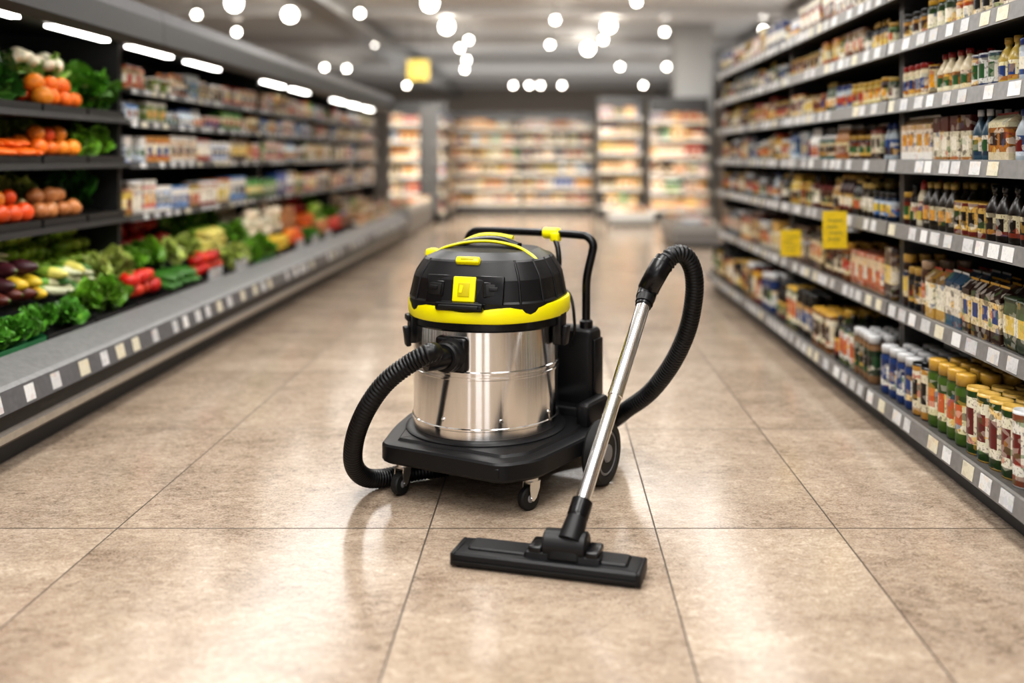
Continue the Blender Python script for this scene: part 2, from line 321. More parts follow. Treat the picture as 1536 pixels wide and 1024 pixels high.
def veg(mb, kind, x, y, z):
    if kind == 'mixed': kind = rng.choice(['eggplant', 'squash', 'eggplant', 'corn'])
    if kind == 'mixed2': kind = rng.choice(['leek', 'leek', 'cucumber', 'corn'])
    yaw = rng.uniform(0, 6.28)
    def pl(t, r, sc, cols, tilt=.4):
        m = Matrix.Translation((x, y, z+r)) @ Matrix.Rotation(yaw, 4, 'Z') @ Matrix.Rotation(rng.uniform(-tilt, tilt), 4, 'X') @ Matrix.Diagonal((*sc, 1))
        mb.put(t, m, cols)
    s = rng.uniform(.88, 1.12)
    if kind == 'tomato': pl(T_tom, .035, (.043*s,)*3, [jc(rng.choice(['c02418', 'c83c20', 'b01e18'])), jc('3a6a20')], .6)
    elif kind == 'apple': pl(T_tom, .033, (.036*s,)*3, [jc(rng.choice(['90b030', 'a4b848', '7ca028'])), jc('6a7a30')], .8)
    elif kind == 'orange': pl(T_sph, .035, (.038*s,)*3, [jc(rng.choice(['e8701a', 'd8501a', 'e88a28']))])
    elif kind == 'carrot': mb.put(T_sq, Matrix.Translation((x, y, z+.02)) @ Matrix.Rotation(rng.uniform(-.3, .3), 4, 'Z') @ Matrix.Rotation(-pi/2+.1, 4, 'X') @ Matrix.Diagonal((.017, .017, .08, 1)), [jc('e06a1c'), jc('5a8a30')])
    elif kind == 'onion': pl(T_sq, .035, (.04*s, .04*s, .038*s), [jc('b87a48'), jc('d8c090')], .8)
    elif kind == 'turnip': pl(T_sq, .04, (.045*s, .045*s, .055*s), [jc('e0d2b8'), jc('90a850')], 1.2)
    elif kind == 'potato': pl(T_sph, .03, (.05*s, .036, .034), [jc('7a4a2c')])
    elif kind == 'eggplant': mb.put(T_sq, Matrix.Translation((x, y, z+.035)) @ Matrix.Rotation(rng.uniform(-.4, .4), 4, 'Z') @ Matrix.Rotation(pi/2, 4, 'X') @ Matrix.Diagonal((.034, .034, .07, 1)), [jc(rng.choice(['5a2418', '6a3020', '3c1a20'])), jc('4a5a20')])
    elif kind in ('squash', 'cucumber', 'leek', 'melon', 'corn'):
        c = dict(squash=('d0b030', 'a8a038', .030, .07), cucumber=('3a6a24', '2a4a18', .022, .085), leek=('d4d4b0', '6a9a38', .019, .12), melon=('c8c860', '90a040', .05, .07), corn=('d0c468', '88a840', .027, .085))[kind]
        mb.put(T_two if kind in ('leek', 'corn') else T_sq, Matrix.Translation((x, y, z+c[2])) @ Matrix.Rotation(rng.uniform(-.35, .35)+(.9 if kind == 'leek' else 0), 4, 'Z') @ Matrix.Rotation(-pi/2+.15, 4, 'X') @ Matrix.Diagonal((c[2]*s, c[2]*s, c[3]*s, 1)), [jc(c[0]), jc(c[1])])
    elif kind == 'lettuce': leafy(mb, (x, y, z), .105*s, '6c9c2c', n=28)
    elif kind == 'lightlettuce': leafy(mb, (x, y, z), .105*s, 'a8b860', 'e0e0b8', n=28)
    elif kind == 'biglettuce': leafy(mb, (x, y, z), .15*s, '4c8424', n=40)
    elif kind == 'kale': leafy(mb, (x, y, z), .125*s, '2a561c', '5a8a3a', n=36)
    elif kind == 'bigkale': leafy(mb, (x, y, z), .165*s, '35641f', '6a9a44', n=54)
    elif kind == 'parsley':
        for _ in range(3): leafy(mb, (x+rng.uniform(-.05, .05), y+rng.uniform(-.04, .04), z), .07, '558f30', '6fa03c', n=22)
    elif kind == 'cauliflower':
        for _ in range(26):
            a = rng.uniform(0, 6.28); r = .065*math.sqrt(rng.random())
            mb.put(T_sph, Matrix.Translation((x+r*math.cos(a), y+r*math.sin(a), z+.06+.045*(1-(r/.065)**2))) @ Matrix.Scale(.026, 4), [jc('e4dcc4', .08)])
        leafy(mb, (x, y, z-.02), .11, '8ab050', n=12)
SP = dict(tomato=.078, apple=.068, orange=.074, carrot=.038, onion=.076, turnip=.085, potato=.085, eggplant=.075, squash=.068, mixed=.072, mixed2=.046, cucumber=.05, leek=.044, melon=.11, corn=.06, lettuce=.14, lightlettuce=.14, biglettuce=.19, kale=.16, bigkale=.2, parsley=.13, cauliflower=.16)
BIG = ('lettuce', 'lightlettuce', 'kale', 'parsley', 'cauliflower', 'bigkale', 'biglettuce')
def pile(mb, kind, x0, x1, y0, y1, zf, layers=2):
    s = SP[kind]; ly = 1 if kind in BIG else layers
    sy = s*(1.9 if kind in ('squash', 'cucumber', 'leek', 'corn', 'eggplant', 'carrot', 'mixed', 'mixed2') else 1)
    for l in range(ly):
        off = l*s*.45
        ny = max(1, int((y1-y0-2*off)/sy)); nx = max(1, int((x1-x0-2*off)/s))
        for i in range(nx):
            for j in range(ny):
                x = x0+off+(i+.5)*(x1-x0-2*off)/nx+rng.uniform(-.1, .1)*s; y = y0+off+(j+.5)*(y1-y0-2*off)/ny+rng.uniform(-.1, .1)*s
                veg(mb, kind, x, y, zf(y)+l*s*.72+rng.uniform(0, .006))

# ------------------------------------------------------------------ refrigerated cases (front local y=0 at world X=-1.70)
SLOPE = lambda y: .305+(y-.16)*.5
def case(y0, Lh, shelves, prod_bed, prod_shelf):
    e = empty('refrigerated_display_case', (-1.70, y0, 0), pi/2)
    fr = MB(); lb = MB(); pr = MB(); vg = MB(); cr = MB()
    x0, x1 = .002, Lh-.002
    fr.quadstrip([(.09, 0), (.09, .085), (.02, .09), (0, .105), (0, .13), (.015, .14), (.02, .19), (-.005, .195), (.012, .265), (.03, .275), (.15, .325), (.16, .32), (.16, .29), (.75, .29)], x0, x1,
                 [DK, DK, (.12, .105, .09), (.30, .26, .21), (.12, .105, .09), (.010, .010, .010), (.07, .07, .07), (.10, .10, .105), (.2, .2, .2), (.15, .15, .148), (.2, .2, .2), DK, DK])
    labels(lb, 0, Lh, .0078, .230, .052, .15, .85, -.0045)
    fr.box(x0, x1, .95, .98, 0, 1.72, (.02, .02, .02))
    fr.box(x0, x1, .75, .95, 0.0, .5, DK)
    for x in (0.003, Lh-.018): fr.box(x, x+.015, .42, .95, .3, 1.6, (.02, .02, .02))
    for x in (0.003, Lh-.018): fr.box(x, x+.015, .10, .75, 0.0, .29, (.03, .03, .03))
    fr.quadstrip([(.98, 1.72), (.34, 1.76), (.22, 1.72), (.205, 1.66), (.20, 1.55), (.24, 1.52), (.30, 1.56), (.95, 1.60)], x0, x1, [(.04, .04, .04), (.08, .08, .08), (.10, .10, .105), (.02, .02, .02), (.02, .02, .02), (.015, .015, .015), (.015, .015, .015)])
    tb = MB()
    k = 0
    while k*.75+.1 < Lh-.6:
        tb.box(.1+k*.75, .1+k*.75+.5, .40, .44, 1.548, 1.56, (1, 1, 1)); k += 1
    for i, (z, yf) in enumerate(shelves):
        fr.box(x0, x1, yf, .95, z-.015, z, (.03, .03, .03))
        if prod_shelf: fr.quadstrip([(yf, z+.008), (yf-.01, z+.008), (yf-.012, z-.018), (yf, z-.018)], x0, x1, [DK, (.03, .03, .03), DK])
        else:
            fr.quadstrip([(yf, z+.010), (yf-.01, z+.010), (yf-.014, z-.024), (yf, z-.024)], x0, x1, [MID, (.06, .06, .06), MID])
            labels(lb, 0, Lh, yf-.0105, z-.007, .026, .1, .75, yf-.0145)
        zn = shelves[i+1][0] if i+1 < len(shelves) else z+.2
        if prod_shelf:
            seq = prod_shelf[i]; w = Lh/len(seq)
            for j, kd in enumerate(seq):
                xa, xb = j*w+.02, (j+1)*w-.02
                cr.box(j*w+.01, (j+1)*w-.01, yf+.012, yf+.018, z, z+.04, (.015, .015, .015)); cr.box(j*w+.008, j*w+.014, yf+.018, .9, z, z+.04, (.015, .015, .015))
                V = [(xa-.005, yf+.02, z+.02), (xb+.005, yf+.02, z+.02), (xb+.005, .93, z+.10), (xa-.005, .93, z+.10)]
                cr.put(Tpl(V, [(0, 1, 2, 3)], [0], False), Matrix(), [(.015, .015, .015, 0)])
                zf = lambda y: z+.025+(y-yf)*.16
                if kd == 'cauli_orange':
                    pile(vg, 'orange', xa+.0, xb+.02, yf+.01, yf+.18, zf, 2); pile(vg, 'cauliflower', xa+.10, xb+.10, yf+.14, yf+.30, lambda y: zf(y)+.10, 1)
                elif '+' in kd:
                    a_, b_ = kd.split('+')
                    pile(vg, a_, xa, xb, yf+.02, yf+.18, zf, 2); pile(vg, b_, xa, xb, yf+.18, yf+.42, lambda y: zf(y)+.03, 2)
                elif kd == 'bigkale' and i == 2: pile(vg, kd, xa-.05, xb+.12, yf+.02, yf+.40, zf, 2)
                elif kd == 'biglettuce': pile(vg, kd, xa+.04, xb, yf+.02, yf+.40, zf, 2)
                else: pile(vg, kd, xa, xb, yf+.02, yf+.40, zf, 2)
        else:
            fill(pr, .03, Lh-.03, yf, z, zn-z-.045 if i+1 < len(shelves) else .145, 2, ('cup', 'box2', 'bag', 'gab', 'box', 'bottle') if i else ('box', 'bag', 'cup', 'bottle'), PW+PW+PW+PX if i else PX+PW[:3])
    if prod_bed:
        nb = len(prod_bed[0]); w = Lh/nb
        for row, (a, b) in enumerate(((.17, .32), (.325, .49), (.495, .72))):
            for j in range(nb):
                xa, xb = j*w+.006, (j+1)*w-.006
                V = [(xa, a, SLOPE(a)-.03), (xb, a, SLOPE(a)-.03), (xb, b, SLOPE(b)-.03), (xa, b, SLOPE(b)-.03)]
                V2 = [(x, y, z+.055) for x, y, z in V]
                cr.put(Tpl(V+V2, [(0, 1, 2, 3), (0, 1, 5, 4), (1, 2, 6, 5), (2, 3, 7, 6), (3, 0, 4, 7)], [0]*5, False), Matrix(), [(.015, .015, .015, 0) if rng.random() < .85 else (.02, .14, .05, 0)])
                pile(vg, prod_bed[row][j], xa+.01, xb-.01, a+.01, b-.005, lambda y: SLOPE(y)-.01, 3 if row else 2)
                if row == 0 and rng.random() < .35:
                    lb.box(xa+.05, xa+.25, a-.012, a-.004, SLOPE(a)-.0, SLOPE(a)+.075, (.35, .35, .36, .4))
    else:
        for r in range(4):
            a = .17+r*.13
            fr.box(x0+.01, x1-.01, a, a+.13, SLOPE(a)-.06, SLOPE(a)-.02, DK)
            fill(pr, .03, Lh-.03, a-.02, SLOPE(a)-.02, .12, 1, ('bag', 'cup', 'box'), PX+PC)
    fr.obj('case_body', M_frame, e); lb.obj('price_labels', M_label, e); tb.obj('canopy_lights', M_tube, e)
    if pr.V: pr.obj('products', M_pack, e)
    if vg.V: vg.obj('produce', M_prod, e); cr.obj('crates', M_frame, e)
S3 = [(.70, .38), (.965, .38), (1.18, .38)]
S4 = [(.70, .38), (.965, .38), (1.17, .38), (1.335, .38)]
case(-1.4, 3.0, S4, None, None)
case(1.6, 3.0, S3,
     [['potato', 'apple', 'onion', 'parsley', 'parsley', 'parsley', 'lettuce', 'tomato'],
      ['orange', 'tomato', 'kale', 'eggplant', 'mixed', 'mixed', 'mixed2', 'lightlettuce'],
      ['orange', 'tomato', 'kale', 'mixed2', 'mixed2', 'mixed2', 'apple', 'apple']],
     [['onion', 'tomato', 'orange', 'tomato', 'orange', 'orange+tomato', 'onion+lightlettuce', 'bigkale'],
      ['lettuce', 'kale', 'orange', 'orange', 'orange', 'carrot+orange', 'orange+lightlettuce', 'lettuce'],
      ['kale', 'lettuce', 'kale', 'kale', 'kale', 'bigkale', 'cauli_orange', 'biglettuce']])
case(4.6, 2.2, S4, [['cucumber', 'tomato', 'lightlettuce', 'lettuce', 'squash'], ['lettuce', 'lightlettuce', 'corn', 'lettuce', 'turnip'], ['tomato', 'tomato', 'lettuce', 'lettuce', 'turnip']], None)
case(6.8, 2.2, S4, [['orange', 'parsley', 'onion', 'tomato', 'potato'], ['turnip', 'onion', 'carrot', 'apple', 'lettuce'], ['turnip', 'turnip', 'potato', 'tomato', 'lettuce']], None)
case(9.0, 2.3, S4, None, None)

# ------------------------------------------------------------------ room shell
def plane(name, vs, m):
    me = bpy.data.meshes.new(name); me.from_pydata(vs, [], [(0, 1, 2, 3)]); me.materials.append(m)
    o = bpy.data.objects.new(name, me); scene.collection.objects.link(o); return o
X0, X1, Y0, Y1, ZC = -6, 6, -3, 30, 3.2
M_floor = mat('stone_tile', (.5, .4, .3), .2)
nt = M_floor.node_tree; N = nt.nodes; L = nt.links; b = N['Principled BSDF']
b.inputs['Specular IOR Level'].default_value = .38
geo = N.new('ShaderNodeNewGeometry'); sep = N.new('ShaderNodeSeparateXYZ'); L.new(geo.outputs['Position'], sep.inputs[0])
def mth(op, a, bb=None, c=None):
    m = N.new('ShaderNodeMath'); m.operation = op
    for i, v in enumerate((a, bb, c)):
        if v is None: continue
        if isinstance(v, (int, float)): m.inputs[i].default_value = v
        else: L.new(v, m.inputs[i])
    return m.outputs[0]
def noise(scale, det, rough=.6, vec=None, dist=0):
    n = N.new('ShaderNodeTexNoise'); n.inputs['Scale'].default_value = scale; n.inputs['Detail'].default_value = det; n.inputs['Roughness'].default_value = rough
    n.inputs['Distortion'].default_value = dist
    L.new(vec or geo.outputs['Position'], n.inputs['Vector']); return n.outputs['Fac']
pd = .918
fy = mth('ABSOLUTE', mth('SUBTRACT', mth('FRACT', mth('DIVIDE', mth('SUBTRACT', sep.outputs['Y'], 2.513), pd)), .5))
g = mth('GREATER_THAN', fy, .5-.0028/pd)
tid = mth('FLOOR', mth('DIVIDE', mth('SUBTRACT', sep.outputs['Y'], 2.513), pd))
xs = [-5.2, -4.4, -3.6, -2.8, -1.97, -1.165, -.325, .283, .77, 1.6, 2.4, 3.2, 4.0, 4.8]
cnt = None
for x in xs:
    g = mth('MAXIMUM', g, mth('LESS_THAN', mth('ABSOLUTE', mth('SUBTRACT', sep.outputs['X'], x)), .0022))
    s_ = mth('GREATER_THAN', sep.outputs['X'], x); cnt = s_ if cnt is None else mth('ADD', cnt, s_)
wn = N.new('ShaderNodeTexWhiteNoise'); wn.noise_dimensions = '2D'
cb = N.new('ShaderNodeCombineXYZ'); L.new(tid, cb.inputs[0]); L.new(cnt, cb.inputs[1]); L.new(cb.outputs[0], wn.inputs['Vector'])
mpn = N.new('ShaderNodeMapping'); mpn.inputs['Scale'].default_value = (1, 1.7, 1); L.new(geo.outputs['Position'], mpn.inputs['Vector'])
off = N.new('ShaderNodeVectorMath'); off.operation = 'MULTIPLY_ADD'; off.inputs[1].default_value = (9, 9, 9)
L.new(wn.outputs['Color'], off.inputs[0]); L.new(mpn.outputs['Vector'], off.inputs[2])
nA = noise(2.2, 6, .65, off.outputs[0], .6); nB = noise(30, 8, .8, off.outputs[0], 1.0); nC = noise(160, 4, .7, off.outputs[0])
comb = mth('ADD', mth('ADD', mth('MULTIPLY', nA, .24), mth('MULTIPLY', nB, .42)), mth('MULTIPLY', nC, .34))
comb = mth('ADD', comb, mth('MULTIPLY', mth('SUBTRACT', wn.outputs['Value'], .5), .03))
cr = N.new('ShaderNodeValToRGB'); L.new(comb, cr.inputs['Fac']); e = cr.color_ramp.elements
e[0].position = .39; e[0].color = (*H('67594d'), 1); e[1].position = .63; e[1].color = (*H('d2c3b1'), 1)
q = e.new(.46); q.color = (*H('978777'), 1); q = e.new(.54); q.color = (*H('b0a08e'), 1)
nv = noise(9, 7, .7, off.outputs[0], 2.5)
vein = mth('LESS_THAN', mth('ABSOLUTE', mth('SUBTRACT', nv, .5)), .009)
mx = N.new('ShaderNodeMix'); mx.data_type = 'RGBA'; mx.inputs['B'].default_value = (*H('82624a'), 1)
L.new(mth('MULTIPLY', vein, .45), mx.inputs['Factor']); L.new(cr.outputs['Color'], mx.inputs['A'])
mg = N.new('ShaderNodeMix'); mg.data_type = 'RGBA'; mg.inputs['B'].default_value = (*H('3c342e'), 1)
L.new(mth('MULTIPLY', g, .9), mg.inputs['Factor']); L.new(mx.outputs['Result'], mg.inputs['A']); L.new(mg.outputs['Result'], b.inputs['Base Color'])
L.new(mth('ADD', mth('ADD', mth('MULTIPLY', nB, .13), .09), mth('MULTIPLY', g, .4)), b.inputs['Roughness'])
bp = N.new('ShaderNodeBump'); bp.inputs['Strength'].default_value = .08; bp.inputs['Distance'].default_value = .001
L.new(mth('SUBTRACT', nB, g), bp.inputs['Height']); L.new(bp.outputs['Normal'], b.inputs['Normal'])
plane('floor', [(X0, Y0, 0), (X1, Y0, 0), (X1, Y1, 0), (X0, Y1, 0)], M_floor)
M_ceil = addbump(mat('ceiling_paint', (.60, .595, .585), .8), 8, .1)
M_wall = addbump(mat('wall_paint', (.52, .48, .44), .8), 20, .1)
plane('ceiling', [(X0, Y0, ZC), (X0, Y1, ZC), (X1, Y1, ZC), (X1, Y0, ZC)], M_ceil)
plane('wall_back', [(X0, Y1, 0), (X1, Y1, 0), (X1, Y1, ZC), (X0, Y1, ZC)], M_wall)
plane('wall_left', [(X0, Y0, 0), (X0, Y1, 0), (X0, Y1, ZC), (X0, Y0, ZC)], M_wall)
plane('wall_right', [(X1, Y1, 0), (X1, Y0, 0), (X1, Y0, ZC), (X1, Y1, ZC)], M_wall)
# unseen wall behind the camera; openings added for bright reflections in the drum
wf = MB(); WC = (.22, .21, .2); WF = (.03, .03, .03)
light_openings = [(-4.6, -2.3), (-1.5, -.45), (-.1, .75), (2.2, 4.6)]
wf.box(X0, X1, Y0-.15, Y0, 2.5, ZC, WC); xp = X0
for a, b_ in light_openings:
    wf.box(xp, a, Y0-.15, Y0, 0, 2.5, WC); xp = b_
    wf.box(a, b_, Y0-.15, Y0, 0, .12, WC)
wf.box(xp, X1, Y0-.15, Y0, 0, 2.5, WC); wf.obj('wall_front', M_frame)
for i, (a, b_) in enumerate(light_openings):  # bars around the openings added to let world light in
    f = MB()
    for q_ in ((a, a+.05, .12, 2.5), (b_-.05, b_, .12, 2.5), (a+.05, b_-.05, .12, .17), (a+.05, b_-.05, 2.45, 2.5), (a+.05, b_-.05, 1.0, 1.04)):
        f.box(q_[0], q_[1], Y0-.1, Y0-.04, q_[2], q_[3], WF)
    f.obj('added_opening_frame_%d' % (i+1), M_frame)
for k, yb in enumerate((13.5, 17, 20.5, 24, 27.5)):
    m = MB(); m.box(X0, X1, yb, yb+.35, ZC-.16, ZC, (.52, .51, .5)); m.obj('ceiling_beam', M_frame)
for xb in (-3.2, 3.4):
    m = MB(); m.box(xb, xb+.4, 8, Y1-.1, ZC-.3, ZC-.17, (.35, .35, .35)); m.obj('ceiling_duct', M_frame)
# column
m = MB(); m.box(2.07, 2.68, 15.4, 16.0, 0, ZC, (.36, .36, .355)); m.box(2.05, 2.70, 15.38, 16.02, 0, .12, (.2, .2, .2)); m.box(2.05, 2.70, 15.38, 16.02, ZC-.1, ZC-.001, (.33, .33, .33)); m.obj('structural_column', M_frame)

# pendant lamps
M_globe = emis('globe_glow', (1, .94, .84), 32)
lamps = [(670, 40), (913, 38), (882, 73), (435, 22), (351, 5), (645, 5), (833, 30), (697, 104), (700, 90), (562, 65), (703, 60), (520, 103), (487, 101), (825, 67), (295, 22), (355, 48), (770, 128), (794, 128), (811, 128), (843, 128), (965, 128), (1145, 45), (955, 3), (997, 48), (540, 20), (905, 60), (610, 128), (1000, 100), (690, 72), (930, 100)]
for i, (x, y) in enumerate(lamps):
    zl = 2.93; Y = F*(zl-1)/(235-y)
    if Y > 29: continue
    X = (x-825)*Y/F; big = (x, y) in ((670, 40), (913, 38), (882, 73), (435, 22), (351, 5), (645, 5))
    r = .085 if big else .04
    e_ = empty('pendant_lamp', (X, Y, zl))
    g_ = MB(); g_.put(T_sph, Matrix.Scale(r, 4), [(1, 1, 1, 0)]); g_.obj('globe', M_globe, e_)
    c_ = MB(); c_.put(lathe([(r*.45, r*.9), (r*.3, r*1.25), (.01, r*1.3), (.006, ZC-zl)], [0, 0, 0]), Matrix(), [(.1, .1, .1, 0)]); c_.obj('cap_and_cord', M_frame, e_)

# yellow hanging sign, shelf flag signs
def sign(name, x, y, z, w, h, rz, cord):
    e_ = empty(name, (x, y, z), rz); s_ = MB()
    s_.box(-w/2, w/2, -.004, .004, -h/2, h/2, (.70, .50, .02))
    o = s_.obj('panel', M_frame, e_)
    t_ = MB()
    for i, (a, b_, zz) in enumerate(((-.3, .3, .25), (-.35, .1, .08), (-.25, .3, -.08), (-.3, .2, -.25))):
        t_.box(a*w, b_*w, -.0052, -.0042, zz*h-.03*h, zz*h+.03*h, (.4, .32, .04))
    t_.obj('lettering', M_frame, e_)
    if cord:
        c_ = MB()
        for xx in (-w*.4, w*.4): c_.box(xx-.004, xx+.004, -.004, .004, h/2, cord, (.05, .05, .05))
        c_.obj('cords', M_frame, e_)
    else:
        c_ = MB(); c_.box(w/2, w/2+.05, -.005, .005, -.01, .01, (.3, .3, .3)); c_.obj('clip', M_frame, e_)
sign('hanging_sign', -1.98, 14.0, 2.30, .32, .30, 0, .9)
sign('shelf_flag_sign', 1.19, 3.9, .695, .10, .155, 0, 0)
sign('shelf_flag_sign', 1.20, 4.65, .57, .10, .13, 0, 0)

# ------------------------------------------------------------------ VACUUM CLEANER
O = Vector((-.2, 2.93, 0))
VAC = empty('vacuum_cleaner', O)
INV = Matrix.Translation(-O)
def fin(o):
    o.parent = VAC; o.matrix_parent_inverse = INV; return o
def mk(name, V, Fc, m, ang=.6, mats=None, midx=None):
    me = bpy.data.meshes.new(name); me.from_pydata([tuple(v) for v in V], [], Fc)
    bm = bmesh.new(); bm.from_mesh(me)
    bmesh.ops.recalc_face_normals(bm, faces=bm.faces)
    for f in bm.faces: f.smooth = True
    for ed in bm.edges:
        if len(ed.link_faces) == 2 and ed.calc_face_angle(0) > ang: ed.smooth = False
    bm.to_mesh(me); bm.free()
    me.materials.append(m)
    o = bpy.data.objects.new(name, me); scene.collection.objects.link(o); return fin(o)
def rbox(name, size, mtx, bev, m, seg=3, taper=None):
    bm = bmesh.new(); bmesh.ops.create_cube(bm, size=1)
    for v in bm.verts:
        v.co = Vector((v.co.x*size[0], v.co.y*size[1], v.co.z*size[2]))
        if taper and v.co.z > 0: v.co.x *= taper[0]; v.co.y *= taper[1]
    bmesh.ops.bevel(bm, geom=list(bm.edges), offset=bev, segments=seg, affect='EDGES', profile=.5)
    bm.transform(mtx)
    V = [v.co.copy() for v in bm.verts]; bm.verts.index_update(); Fc = [tuple(v.index for v in f.verts) for f in bm.faces]; bm.free()
    return mk(name, V, Fc, m, .5)
def T(x, y, z): return Matrix.Translation((x, y, z))
def Rz(a): return Matrix.Rotation(a, 4, 'Z')
def Rx(a): return Matrix.Rotation(a, 4, 'X')
def Ry(a): return Matrix.Rotation(a, 4, 'Y')
def rev(name, prof, mtx, m, n=64, ang=.5, caps=True):
    V = []; Fc = []
    for r, z in prof:
        for k in range(n):
            a = 2*pi*k/n; V.append(mtx @ Vector((r*math.cos(a), r*math.sin(a), z)))
    for i in range(len(prof)-1):
        for k in range(n): Fc.append((i*n+k, i*n+(k+1) % n, (i+1)*n+(k+1) % n, (i+1)*n+k))
    if caps:
        Fc.append(tuple(range(n))); Fc.append(tuple((len(prof)-1)*n+k for k in range(n)))
    return mk(name, V, Fc, m, ang)
def catmull(pts, step):
    pts = [Vector(p) for p in pts]; pts = [2*pts[0]-pts[1]]+pts+[2*pts[-1]-pts[-2]]
    out = []
    for i in range(1, len(pts)-2):
        p0, p1, p2, p3 = pts[i-1:i+3]; n = max(2, int((p2-p1).length/.004))
        for k in range(n):
            t = k/n
            out.append(.5*((2*p1)+(p2-p0)*t+(2*p0-5*p1+4*p2-p3)*t*t+(3*p1-p0-3*p2+p3)*t**3))
    out.append(pts[-2])
    d = [0]
    for a, b_ in zip(out, out[1:]): d.append(d[-1]+(b_-a).length)
    Lt = d[-1]; n = max(2, int(Lt/step)); res = []; j = 0
    for k in range(n+1):
        s = Lt*k/n
        while j < len(d)-2 and d[j+1] < s: j += 1
        t = (s-d[j])/max(1e-9, d[j+1]-d[j]); res.append((out[j].lerp(out[j+1], min(1, t)), s))
    return res, Lt
def tube(name, pts, rad, m, step=.01, n=24, ang=.9, flat=None):
    sm, Lt = catmull(pts, step)
    P_ = [p for p, s in sm]; V = []; Fc = []; up = None
    for i, (p, s) in enumerate(sm):
        t = (P_[min(i+1, len(P_)-1)]-P_[max(i-1, 0)]).normalized()
        if up is None: up = t.orthogonal().normalized() if flat is None else Vector((0, 0, 1))
        up = (up-t*up.dot(t)).normalized(); sd = t.cross(up)
        r = rad(s, Lt) if callable(rad) else rad
        for k in range(n):
            a = 2*pi*k/n; c, s2 = math.cos(a), math.sin(a)
            V.append(p+up*(r*c*(flat or 1))+sd*(r*s2))
    for i in range(len(P_)-1):
        for k in range(n): Fc.append((i*n+k, i*n+(k+1) % n, (i+1)*n+(k+1) % n, (i+1)*n+k))
    Fc.append(tuple(range(n))); Fc.append(tuple((len(P_)-1)*n+k for k in range(n)))
    return mk(name, V, Fc, m, ang)
def round_poly(pts, r, n=6):
    out = []; N_ = len(pts)
    for i in range(N_):
        a, b_, c = Vector(pts[i-1]), Vector(pts[i]), Vector(pts[(i+1) % N_])
        rr = r[i] if isinstance(r, (list, tuple)) else r
        p = b_+(a-b_).normalized()*rr; q_ = b_+(c-b_).normalized()*rr
        for k in range(n+1):
            t = k/n; out.append((1-t)**2*p+2*t*(1-t)*b_+t*t*q_)
    return out
def prism(name, outline, levels, m, ang=.5):   # levels: (z, inset)
    c = sum(outline, Vector((0, 0)))/len(outline); n = len(outline); V = []; Fc = []
    for z, ins in levels:
        for i, p in enumerate(outline):
            tn = (outline[(i+1) % n]-outline[i-1]).normalized(); nn = Vector((tn.y, -tn.x))
            if nn.dot(p-c) < 0: nn = -nn
            V.append(Vector((p.x-nn.x*ins, p.y-nn.y*ins, z)))
    for i in range(len(levels)-1):
        for k in range(n): Fc.append((i*n+k, i*n+(k+1) % n, (i+1)*n+(k+1) % n, (i+1)*n+k))
    Fc.append(tuple(range(n))); Fc.append(tuple((len(levels)-1)*n+k for k in range(n)))
    return mk(name, V, Fc, m, ang)

C = T(*O)
ra = math.radians(-28); e1 = Vector((math.cos(ra), math.sin(ra), 0)); e2 = Vector((-math.sin(ra), math.cos(ra), 0))
def loc(a, b_, z=0): return O+e1*a+e2*b_+Vector((0, 0, z))
# base platform
ol = round_poly([(-.50, 2.745), (-.135, 2.555), (-.03, 2.60), (.125, 2.83), (.21, 3.12), (-.25, 3.34), (-.46, 3.10), (-.49, 2.93)], [.035, .035, .04, .05, .05, .05, .05, .04])
prism('base_platform', ol, [(.098, .014), (.104, .004), (.110, 0), (.150, 0), (.156, .005), (.158, .012), (.158, .045), (.165, .052)], M_blk)
rev('drum_seat', [(.250, .160), (.250, .168), (.244, .172), (.230, .174)], C, M_blk)
rbox('base_front_lug', (.07, .03, .03), T(-.165, 2.588, .128) @ Rz(math.radians(-27)), .006, M_blk)
# drum with ribs
R = .226
pr_ = [(R-.012, .168), (R-.002, .170), (R, .176), (R, .196)]
def rib(z): return [(R, z-.005), (R+.0035, z-.0025), (R+.0035, z+.0025), (R, z+.005)]
pr_ += rib(.205)+[(R, .21+.02)]+[(R, .30)]+rib(.354)+rib(.370)+[(R, .44), (R, .50)]
rev('drum', pr_, C, M_ss, 160, .3)
for aa in (-75, -120, -30):
    a = math.radians(aa); p = O+Vector((math.cos(a)*R, math.sin(a)*R, .232))
    rev('drum_rivet', [(.006, 0), (.006, .002), (.003, .004)], T(*p) @ Rz(a) @ Ry(pi/2), M_chr, 16)
# motor head
hr = math.radians(-14)
HC = C @ T(.012, 0, 0) @ Rz(hr)
def sup(Rr, th, p=2.5):
    return Rr/((abs(math.cos(th))**p+abs(math.sin(th))**p)**(1/p))*.975
def loft(name, rings, m, n=96, ang=.5, zf=None, p=2.5):
    V = []; Fc = []
    for j, (r, z) in enumerate(rings):
        for k in range(n):
            th = 2*pi*k/n; rr = sup(r, th, p); zz = z+(zf(j, th) if zf else 0)
            V.append(HC @ Vector((rr*math.cos(th), rr*math.sin(th), zz)))
    for i in range(len(rings)-1):
        for k in range(n): Fc.append((i*n+k, i*n+(k+1) % n, (i+1)*n+(k+1) % n, (i+1)*n+k))
    Fc.append(tuple(range(n))); Fc.append(tuple((len(rings)-1)*n+k for k in range(n)))
    return mk(name, V, Fc, m, ang)
loft('head_lower_rim', [(.225, .489), (.240, .491), (.244, .496), (.244, .524)], M_blk2, p=2.15)
def dip(j, th):
    d = abs(((th+pi/2+pi) % (2*pi))-pi)
    f = max(0, 1-d/.5); f = f*f*(3-2*f)
    return -(.012 if j in (3, 4, 5) else 0)*f+(.003 if j < 3 else 0)*f+.006*min(1, d/1.2)
loft('head_yellow_band', [(.240, .512), (.252, .515), (.255, .521), (.255, .555), (.252, .562), (.236, .563)], M_yel, zf=dip, p=2.2)
